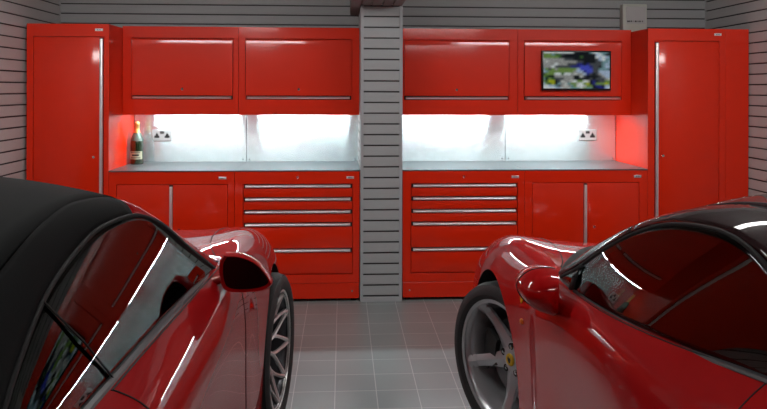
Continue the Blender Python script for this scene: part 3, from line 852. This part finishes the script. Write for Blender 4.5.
def build_car(spec):
    root = thing(spec['name'], spec['loc'], spec['label'], 'car')
    P = spec['paint']
    full = body_mesh(spec['stations'], *spec['idx'], spec['R_arch'], spec['x_arch'], spec['rear'], [P]*7)
    sh = split_part(full, 0, 'body_shell', P, root)
    split_part(full, 1, 'bonnet', P, root, gap=.0022)
    split_part(full, 2, 'cabin_lining', spec['lining'], root)
    for mi in (3,4):
        split_part(full, mi, 'door', P, root, gap=spec['gap'], gap_y=spec['gap_y'])
    split_part(full, 5, 'underbody', M['dark'], root)
    for k,(sx,yc) in enumerate(((1,0),(-1,0),(1,spec['rear']),(-1,spec['rear']))):
        for f in full.faces:
            if f.material_index == 6:
                cc = f.calc_center_median()
                if cc.x*sx > 0 and abs(cc.y-yc) < .6: f.material_index = 7+k
        split_part(full, 7+k, 'wheel_arch_lining', M['dark'], root)
    from mathutils.bvhtree import BVHTree
    bvh = BVHTree.FromBMesh(full)
    full.free()
    # the side glass lies on one smooth surface x = f(y, z), fitted to its outline
    import numpy as np
    pts = np.array(list(spec['T'])+list(spec['B'])); X_, Y_, Z_ = pts[:,0], pts[:,1], pts[:,2]
    A_ = np.stack([np.ones_like(Y_), Y_, Z_, Y_*Y_, Y_*Z_, Y_**3], 1)
    cf = np.linalg.lstsq(A_, X_, rcond=None)[0]; print('glass residual', np.round(A_@cf-X_, 3))
    def fx(y,z): return float(cf @ np.array([1,y,z,y*y,y*z,y**3])) + spec['lean']*(z-.88)
    spec['T'] = [(fx(p[1],p[2]),p[1],p[2]) for p in spec['T']]; spec['B'] = [(fx(p[1],p[2]),p[1],p[2]) for p in spec['B']]
    nb = len(spec['T']); spec['band_in'] = [((fx(p[1],p[2]) if k < nb-1 else p[0]),p[1],p[2]) for k,p in enumerate(spec['band_in'])]
    E = spec['E']; h = spec['header']; r0, r1 = spec['roof']
    eb, ec = spec['b'], spec['c']
    o = finish('windscreen', hood_surface(E, eb, ec, 0.0, h, 16, 24), M['screen_glass'], root, smooth=True, angle=60); solid(o, .005)
    o = finish(spec['roof_name'], hood_surface(E, eb, ec, r0, r1, 24, 28), spec['roof_mat'], root, smooth=True, angle=60); solid(o, .03)
    if r1 < len(E)-1.01:
        o = finish('rear_window', hood_surface(E, eb, ec, r1, len(E)-1, 16, 24), spec.get('rear_mat', M['car_glass']), root, smooth=True, angle=60); solid(o, .012)
    o = finish('windscreen_header', hood_surface(E, eb, ec, h-.03, r0+.04, 3, 28), spec.get('header_mat', P), root, smooth=True, angle=60); solid(o, .025)
    # cowl
    def cw(u,v):
        e = catmull(E, 0); s = 2*v-1
        p = Vector((e.x*s, e.y+eb[0]*(1-s*s), e.z+ec[0]*(1-s*s)))
        p = p + Vector((0, -.25+(.27+spec['cowl_w']*(1-s*s*s*s))*u, 0))
        hit = bvh.ray_cast(Vector((p.x,p.y,1.2)), Vector((0,0,-1)))
        zb = hit[0].z if hit[0] is not None else p.z
        p.z = max(zb+.004, p.z-.12)
        return p
    bm = bmesh.new(); grid(bm, cw, 24, 48); o = finish('cowl_panel', bm, M['dark'], root, smooth=True); solid(o, .003)
    for s in (-1,1):
        T = mir(spec['T'], s); Bt = mir(spec['B'], s); L = mir(spec['band_in'], s); O = mir(spec['band_out'], s)
        # side window
        def gf(u,v):
            a = catmull(Bt, u*(len(Bt)-1)).lerp(catmull(T, u*(len(T)-1)), v)
            return Vector((s*(fx(a.y,a.z)), a.y, a.z)) + Vector((s,0,.3))*spec['glass_bulge']*4*v*(1-v)
        bm = bmesh.new(); grid(bm, gf, 60, 16)
        g = finish('side_window', bm, M['car_glass'], root, smooth=True, angle=60); solid(g, .004, 0, (s,0,.5))
        # rubber along the waist
        bm = bmesh.new(); tube(bm, [catmull(Bt, k*(len(Bt)-1)/40)+Vector((s*.002,0,-.004)) for k in range(41)], spec['waist_r'], 8, .8)
        finish('waist_seal', bm, M['trim_rubber'], root, smooth=True)
        bm = bmesh.new(); tube(bm, [catmull(T, k*(len(T)-1)/48) for k in range(49)], [spec['seal_f'] if k < 12 else max(.0055, spec['seal_f']-(k-12)*.0015) for k in range(49)], 8); finish('window_seal', bm, M['rubber'], root, smooth=True)
        # divider
        (ya,xa,za),(yb,xb,zb) = spec['divider']; xa = fx(ya,za)+.006; xb = fx(yb,zb)+.006
        bm = bmesh.new(); tube(bm, [(s*xa,ya,za),(s*((xa+xb)/2+.005+spec['glass_bulge']),(ya+yb)/2,(za+zb)/2),(s*xb,yb,zb)], spec['div_r'], 8, .5); finish('window_divider', bm, M['rubber'], root, smooth=True)
        # pillar and roof rail band
        nE = spec.get('band_split')
        NB = len(L)-1
        def band(a, b, name, m, t=.02):
            bm = bmesh.new()
            def fn(u,v):
                q = a+(b-a)*u; i = catmull(L,q); k = catmull(O,q)
                return i.lerp(k, v) + Vector((s*.6,0,.8))*spec['band_bulge']*4*v*(1-v)
            grid(bm, fn, max(8,int((b-a)*6)), 8); o = finish(name, bm, m, root, smooth=True, angle=60); solid(o, t, -1, (s,0,.8)); return o
        for (a,b,nm,m) in spec['bands']: band(a,b,nm,m)
        spec['mirror'](root, s)
        if spec.get('shield'):
            yq,zq = spec['shield']; hit = bvh.ray_cast(Vector((s*1.3,yq,zq)), Vector((-s,0,0)))
            def on(y,z,h=.002):
                q = bvh.ray_cast(Vector((s*1.3,y,z)), Vector((-s,0,0)))[0]; return Vector((q.x+s*h,y,z))
            sh_o = [(-.5,.62),(.5,.62),(.56,.35),(.50,-.10),(.30,-.42),(0,-.66),(-.30,-.42),(-.50,-.10),(-.56,.35)]
            bm = bmesh.new(); ring = [bm.verts.new(on(yq+a*.042, zq+b*.048, .003)) for a,b in sh_o]; ctr = bm.verts.new(on(yq,zq,.004))
            back = [bm.verts.new(on(yq+a*.042, zq+b*.048, -.002)) for a,b in sh_o]
            for k in range(9): bm.faces.new((ctr,ring[k],ring[(k+1)%9])); bm.faces.new((ring[k],back[k],back[(k+1)%9],ring[(k+1)%9]))
            sb = finish('wing_badge', bm, M['yellow'], root)
            bm = bmesh.new(); bm.faces.new([bm.verts.new(on(yq+s*a*.015, zq+b*.019, .0048)) for a,b in HORSE]); bmesh.ops.triangulate(bm, faces=bm.faces)
            finish('emblem', bm, M['plastic_black'], sb)
            p = on(yq-.015, zq-.095, 0); bm = bmesh.new(); lathe(bm, [(0,.010),(.008,.008),(.012,.002),(.012,-.004),(0,-.004)], (0,0,0), 'X', 16)
            for v in bm.verts: v.co = Vector((p.x+s*v.co.x, p.y+v.co.y*1.3, p.z+v.co.z))
            finish('side_marker', bm, M['amber'], root, smooth=True)
    # wheels
    for (yc, st) in ((0, spec['steer']), (spec['rear'], 0)):
        for s in (-1,1):
            make_wheel('wheel', spec['R'], spec['rim_r'], spec['tw'], spec['wheel'], root, (s*(spec['hub_x']-spec['tw']/2), yc, spec['R']-.002), s, st)
    # interior
    dy = spec['dash_y']
    bm = bmesh.new()
    pr = [(dy+.25,.62),(dy+.25,.84),(dy+.12,.87),(dy-.04,.86),(dy-.12,.80),(dy-.13,.70),(dy-.05,.60)]
    extrude_x(bm, pr, -.69, .69); bmesh.ops.bevel(bm, geom=[e for e in bm.edges], offset=.015, segments=2, affect='EDGES')
    finish('dashboard', bm, M['leather_black'], root, smooth=True)
    bm = bmesh.new(); box(bm, -.10, .10, dy-.95, dy-.05, .34, .56, .03, 3); finish('centre_console', bm, M['leather_black'], root, smooth=True, angle=60)
    seat(root, .37, spec['seat_y'], spec['seat_mat']); seat(root, -.37, spec['seat_y'], spec['seat_mat'])
    steering_wheel(root, .37, dy-.24, .80)
    for s in (-1,1):
        bm = bmesh.new(); 
        q = spec['lamp']; 
        lathe(bm, [(0,.0),(.05,.012),(.075,.03),(.08,.06),(0,.06)], (s*q[0], q[1], q[2]), 'Y', 20)
        for v in bm.verts: v.co.y = q[1] - (v.co.y-q[1])
        finish('head_lamp', bm, M['lamp_lens'], root, smooth=True)
    return root

# --- left car: convertible with a closed black fabric roof
SA = [
 nose(.98, 1, .22, .50, .42),
 (.90, 0, [(0,.14),(.60,.14),(.66,.16),(.72,.27),(.73,.40),(.71,.52),(.64,.59),(.50,.60),(.34,.61),(.17,.62),(0,.62)]),
 (.66, 0, [(0,.13),(.74,.13),(.81,.15),(.86,.30),(.875,.47),(.85,.62),(.76,.71),(.62,.72),(.42,.735),(.2,.74),(0,.74)]),
 (.36, 0, [(0,.13),(.80,.13),(.88,.16),(.910,.34),(.915,.55),(.89,.72),(.79,.83),(.66,.825),(.45,.81),(.22,.81),(0,.81)]),
 (.08, 0, [(0,.13),(.82,.13),(.89,.16),(.922,.36),(.925,.58),(.90,.77),(.79,.890),(.66,.862),(.46,.848),(.23,.85),(0,.85)]),
 (-.20, .02, [(0,.13),(.82,.13),(.89,.16),(.922,.36),(.925,.58),(.90,.78),(.80,.910),(.68,.886),(.46,.868),(.23,.872),(0,.873)]),
 (-.45, .08, [(0,.13),(.82,.13),(.88,.15),(.892,.34),(.892,.56),(.888,.77),(.825,.912),(.72,.900),(.48,.883),(.24,.888),(0,.89)]),
 (-.68, .16, [(0,.12),(.82,.12),(.88,.14),(.892,.32),(.888,.54),(.890,.76),(.845,.895),(.79,.905),(.52,.898),(.26,.904),(0,.905)]),
 (-.76, .16, [(0,.12),(.82,.12),(.88,.14),(.890,.32),(.885,.54),(.888,.76),(.850,.890),(.805,.912),(.775,.912),(.70,.36),(0,.34)]),
 (-.95, 0, [(0,.12),(.82,.12),(.88,.14),(.888,.32),(.878,.54),(.888,.76),(.868,.865),(.805,.922),(.772,.922),(.70,.34),(0,.32)]),
 (-1.40, 0, [(0,.12),(.82,.12),(.88,.14),(.888,.32),(.872,.54),(.892,.77),(.874,.872),(.800,.938),(.768,.938),(.70,.34),(0,.32)]),
 (-1.68, 0, [(0,.12),(.82,.12),(.88,.14),(.895,.32),(.885,.54),(.905,.79),(.878,.888),(.792,.948),(.758,.948),(.70,.34),(0,.32)]),
 (-1.88, 0, [(0,.12),(.82,.12),(.885,.15),(.905,.33),(.900,.56),(.915,.80),(.870,.925),(.790,.952),(.755,.952),(.70,.34),(0,.32)]),
 (-2.25, 0, [(0,.12),(.82,.12),(.89,.16),(.92,.36),(.925,.60),(.920,.82),(.865,.935),(.785,.958),(.750,.958),(.70,.40),(0,.40)]),
 (-2.52, 0, [(0,.12),(.82,.12),(.89,.16),(.92,.36),(.925,.60),(.920,.82),(.860,.935),(.780,.960),(.745,.960),(.70,.55),(0,.55)]),
 (-2.58, 0, [(0,.12),(.82,.12),(.89,.16),(.92,.36),(.925,.60),(.920,.82),(.855,.935),(.780,.960),(.60,.965),(.30,.97),(0,.97)]),
 (-2.95, 0, [(0,.14),(.80,.14),(.87,.18),(.905,.38),(.91,.60),(.89,.80),(.82,.90),(.72,.92),(.50,.93),(.25,.935),(0,.935)]),
 (-3.30, 0, [(0,.20),(.74,.20),(.80,.24),(.84,.42),(.845,.60),(.83,.76),(.76,.85),(.64,.87),(.44,.88),(.22,.885),(0,.885)]),
 (-3.42, 0, [(0,.30),(.60,.30),(.68,.33),(.72,.46),(.73,.58),(.70,.70),(.62,.76),(.50,.78),(.34,.79),(.17,.79),(0,.79)]),
]
EA = [(.785,-.76,.905),(.725,-.95,1.02),(.665,-1.14,1.13),(.610,-1.30,1.215),(.60,-1.38,1.235),(.60,-1.55,1.25),(.61,-1.80,1.24),(.63,-2.05,1.19),(.66,-2.3,1.10),(.70,-2.58,.99),(.71,-2.66,.965)]
EA = [Vector(p) for p in EA]
def mirror_a(root, s):
    k = 0 if s > 0 else -.045
    ol = [(-.066,.056),(-.016,.052),(.036,.028),(.074,-.018),(.078,-.042),(.036,-.058),(-.050,-.058),(-.076,-.030),(-.080,.028)]
    yb = -1.04
    mirror_housing(root, s, .918+k, .945, yb, ol, [(yb+.012,.84,0,0),(yb,.90,0,0),(yb-.004,.96,0,0),(yb+.004,1,0,0),(yb+.04,1,0,0),(yb+.08,.86,-.004,0),(yb+.115,.58,-.008,-.002),(yb+.13,.3,-.01,-.003),(yb+.135,0,-.01,-.003)], M['paint_a'], (yb+.008,.88), [(.79,yb+.05,.90),(.84,yb+.06,.915),(.88+k,yb+.06,.93)])
CAR_A = dict(name='convertible_car', loc=(-1.215,3.26,0), label='dark red convertible sports car with closed black fabric roof, parked on the left',
 paint=M['paint_a'], lining=M['leather_red'], stations=SA, idx=(8,14,8,12,2,7), R_arch=.372, x_arch=.93, rear=-2.62,
 E=EA, header=2.95, roof=(3.05, 8.6), roof_name='fabric_roof', roof_mat=M['soft_top'], rear_mat=M['soft_top'],
 b=[.30,.22,.16,.10,.09,.06,.0,-.04,-.08,-.10,-.10], c=[.015,.03,.045,.055,.055,.05,.045,.05,.05,.02,.0],
 T=[(.787,-.86,.912),(.755,-1.07,1.04),(.698,-1.19,1.125),(.655,-1.33,1.175),(.650,-1.56,1.187),(.652,-1.745,1.166),(.678,-1.93,1.128),(.730,-2.15,1.055),(.765,-2.36,.97)],
 B=[(.785,-.86,.908),(.786,-1.07,.925),(.786,-1.185,.932),(.784,-1.305,.938),(.778,-1.54,.945),(.775,-1.754,.950),(.770,-1.98,.955),(.768,-2.16,.958),(.765,-2.36,.962)],
 waist_r=.013, seal_f=.011, lean=0., glass_bulge=.002, gap=.0022, gap_y=9, cowl_w=.06, divider=((-1.86,.773,.952),(-1.945,.688,1.128)), div_r=.004,
 band_in=[(.787,-.80,.900),(.755,-1.05,1.04),(.698,-1.185,1.130),(.655,-1.33,1.180),(.650,-1.56,1.192),(.652,-1.745,1.171),(.678,-1.93,1.133),(.730,-2.15,1.060),(.768,-2.37,.975),(.78,-2.60,.965)],
 band_out=[(.785,-.75,.905),(.725,-.95,1.02),(.665,-1.14,1.13),(.612,-1.30,1.215),(.60,-1.56,1.25),(.61,-1.76,1.243),(.625,-1.95,1.208),(.645,-2.16,1.150),(.665,-2.36,1.075),(.705,-2.62,.975)],
 band_bulge=.008, bands=[(0,3.05,'windscreen_pillar',M['paint_a']),(3.05,9,'roof_side',M['soft_top'])],
 R=.3375, rim_r=.258, tw=.235, wheel='mesh', hub_x=.938, steer=math.radians(-6), mirror=mirror_a, dash_y=-.86, seat_y=-1.85, seat_mat=M['leather_red'], lamp=(.62,.62,.655))
build_car(CAR_A)

# --- right car: coupe with a very dark roof
SB = [
 nose(1.08, 1, .20, .48, .44),
 (.96, 0, [(0,.12),(.62,.12),(.70,.14),(.76,.25),(.77,.38),(.74,.49),(.66,.55),(.52,.56),(.34,.57),(.17,.58),(0,.58)]),
 (.70, 0, [(0,.11),(.78,.11),(.86,.14),(.91,.30),(.915,.46),(.88,.60),(.79,.68),(.64,.66),(.42,.63),(.2,.63),(0,.63)]),
 (.40, 0, [(0,.11),(.84,.11),(.92,.14),(.950,.34),(.955,.54),(.93,.70),(.83,.80),(.69,.775),(.45,.745),(.22,.738),(0,.735)]),
 (.12, 0, [(0,.11),(.85,.11),(.93,.14),(.965,.36),(.965,.58),(.945,.76),(.85,.885),(.71,.838),(.47,.812),(.23,.808),(0,.805)]),
 (-.15, .02, [(0,.11),(.85,.11),(.92,.14),(.952,.36),(.955,.58),(.942,.76),(.855,.885),(.73,.862),(.48,.852),(.24,.850),(0,.850)]),
 (-.38, .06, [(0,.11),(.85,.11),(.90,.14),(.918,.35),(.922,.56),(.925,.74),(.875,.865),(.77,.868),(.50,.862),(.25,.862),(0,.862)]),
 (-.56, .14, [(0,.10),(.85,.10),(.89,.12),(.905,.33),(.912,.54),(.925,.73),(.895,.845),(.83,.865),(.54,.865),(.27,.865),(0,.865)]),
 (-.64, .14, [(0,.10),(.85,.10),(.92,.12),(.925,.33),(.925,.54),(.935,.72),(.905,.835),(.868,.866),(.836,.866),(.72,.36),(0,.34)]),
 (-.85, 0, [(0,.10),(.85,.10),(.92,.12),(.915,.32),(.905,.52),(.935,.72),(.918,.845),(.872,.876),(.838,.876),(.72,.34),(0,.32)]),
 (-1.10, 0, [(0,.10),(.85,.10),(.92,.12),(.910,.32),(.895,.52),(.935,.72),(.922,.855),(.872,.886),(.836,.886),(.72,.34),(0,.32)]),
 (-1.35, 0, [(0,.10),(.85,.10),(.92,.12),(.915,.32),(.90,.53),(.940,.74),(.918,.870),(.848,.906),(.812,.906),(.72,.34),(0,.32)]),
 (-1.62, 0, [(0,.10),(.85,.10),(.92,.12),(.920,.33),(.900,.55),(.925,.75),(.885,.870),(.806,.938),(.770,.938),(.70,.34),(0,.32)]),
 (-1.76, 0, [(0,.10),(.85,.10),(.925,.13),(.925,.34),(.91,.56),(.925,.76),(.865,.890),(.785,.965),(.750,.965),(.70,.34),(0,.32)]),
 (-2.05, 0, [(0,.11),(.85,.11),(.93,.15),(.955,.36),(.96,.60),(.960,.82),(.885,.945),(.780,.985),(.740,.985),(.70,.40),(0,.40)]),
 (-2.12, 0, [(0,.11),(.85,.11),(.93,.15),(.965,.36),(.97,.60),(.960,.82),(.880,.945),(.780,.985),(.60,.93),(.30,.92),(0,.92)]),
 (-2.65, 0, [(0,.11),(.85,.11),(.93,.15),(.970,.36),(.972,.60),(.950,.82),(.865,.935),(.760,.955),(.56,.93),(.28,.92),(0,.92)]),
 (-3.10, 0, [(0,.15),(.80,.15),(.88,.20),(.92,.40),(.92,.60),(.90,.78),(.83,.87),(.72,.89),(.50,.89),(.25,.89),(0,.89)]),
 (-3.38, 0, [(0,.22),(.74,.22),(.81,.26),(.85,.42),(.855,.58),(.84,.72),(.76,.80),(.64,.82),(.44,.83),(.22,.83),(0,.83)]),
 (-3.48, 0, [(0,.30),(.62,.30),(.70,.33),(.74,.45),(.74,.56),(.71,.66),(.63,.72),(.50,.74),(.34,.75),(.17,.75),(0,.75)]),
]
EB = [(.83,-.62,.868),(.77,-.744,.977),(.725,-.88,1.055),(.68,-1.033,1.126),(.63,-1.196,1.190),(.585,-1.33,1.222),(.57,-1.50,1.228),(.575,-1.75,1.19),(.59,-2.05,1.11),(.61,-2.40,1.02),(.62,-2.75,.95)]
EB = [Vector(p) for p in EB]
def mirror_b(root, s):
    ol = [(-.056,.068),(-.021,.071),(.020,.064),(.050,.046),(.066,.022),(.062,-.008),(.036,-.040),(-.002,-.060),(-.049,-.068),(-.056,-.01)]
    yb = -.95
    rings = [(yb,0,-.004,.004),(yb+.006,.34,-.004,.004),(yb+.022,.64,-.002,.002),(yb+.05,.86,0,0),(yb+.09,.99,0,0),(yb+.14,1,0,0),(yb+.19,.90,-.002,0),(yb+.23,.66,-.006,0),(yb+.25,.36,-.008,0),(yb+.256,0,-.008,0)]
    mr = mirror_housing(root, s, .970, .868, yb, ol, rings, M['paint_b'], None, [(.88,yb+.14,.83),(.915,yb+.14,.842),(.95,yb+.14,.85)])
    bm = bmesh.new()
    N = 36; pts = [catmull([Vector((a,b,0)) for a,b in ol]+[Vector((ol[0][0],ol[0][1],0))], k*len(ol)/N) for k in range(N)]
    tube(bm, [(s*(.970+p.x*1.003), yb+.125, .868+p.y*1.003) for p in pts], .0022, 6, closed=True)
    finish('housing_seam', bm, M['dark'], mr, smooth=True)
CAR_B = dict(name='coupe_car', loc=(1.60,3.094,0), label='bright red sports coupe with dark roof and five-spoke silver wheels, parked on the right',
 paint=M['paint_b'], lining=M['leather_black'], stations=SB, idx=(8,14,8,13,2,7), R_arch=.375, x_arch=.97, rear=-2.65,
 E=EB, header=4.2, roof=(4.3, 7.6), roof_name='roof', roof_mat=M['roof_gloss'], header_mat=M['roof_gloss'],
 b=[.50,.44,.37,.30,.22,.15,.09,.03,-.04,-.08,-.10], c=[-.01,.005,.015,.02,.022,.024,.026,.03,.03,.02,.01],
 T=[(.855,-.70,.875),(.825,-.82,.935),(.795,-.925,1.005),(.75,-1.097,1.100),(.715,-1.257,1.157),(.692,-1.42,1.183),(.69,-1.56,1.183),(.71,-1.70,1.145),(.745,-1.84,1.06),(.765,-1.92,.99)],
 B=[(.855,-.70,.868),(.857,-.82,.872),(.857,-.93,.876),(.854,-1.09,.884),(.845,-1.24,.894),(.826,-1.40,.908),(.806,-1.54,.925),(.787,-1.67,.945),(.772,-1.80,.965),(.765,-1.92,.985)],
 waist_r=.011, seal_f=.008, lean=.11, glass_bulge=.001, gap=.0020, gap_y=-.9, cowl_w=.22, divider=((-.85,.857,.872),(-.852,.820,.952)), div_r=.016,
 band_in=[(.855,-.66,.868),(.828,-.80,.94),(.797,-.91,1.01),(.752,-1.08,1.106),(.717,-1.24,1.163),(.694,-1.42,1.189),(.692,-1.57,1.189),(.714,-1.72,1.150),(.75,-1.87,1.06),(.775,-1.98,.995),(.78,-2.35,.975),(.76,-2.75,.935)],
 band_out=[(.83,-.62,.868),(.79,-.70,.940),(.755,-.79,1.005),(.695,-.98,1.105),(.635,-1.18,1.185),(.585,-1.33,1.222),(.57,-1.5,1.228),(.572,-1.66,1.207),(.580,-1.85,1.165),(.59,-2.05,1.11),(.61,-2.4,1.02),(.62,-2.75,.95)],
 band_bulge=.010, bands=[(0,3,'windscreen_pillar',M['roof_gloss']),(3,8,'roof_rail',M['roof_gloss']),(8,11,'rear_quarter',M['paint_b'])],
 R=.3375, rim_r=.262, tw=.24, wheel='star', hub_x=.945, steer=math.radians(24), mirror=mirror_b, dash_y=-.70, seat_y=-1.62, seat_mat=M['leather_red'], lamp=(.66,.66,.63), shield=(-.425,.735))
cb = build_car(CAR_B)


w = bpy.data.worlds.new('world'); bpy.context.scene.world = w; w.use_nodes = True
w.node_tree.nodes['Background'].inputs[0].default_value = (.5,.5,.5,1); w.node_tree.nodes['Background'].inputs[1].default_value = .1
sc = bpy.context.scene
sc.view_settings.view_transform = 'Standard'; sc.view_settings.look = 'None'; sc.view_settings.gamma = 1
sc.view_settings.exposure = 0.0
sc.cycles.max_bounces = 8; sc.cycles.transparent_max_bounces = 16
sc.cycles.use_denoising = True
sc.cycles.sample_clamp_indirect = 3
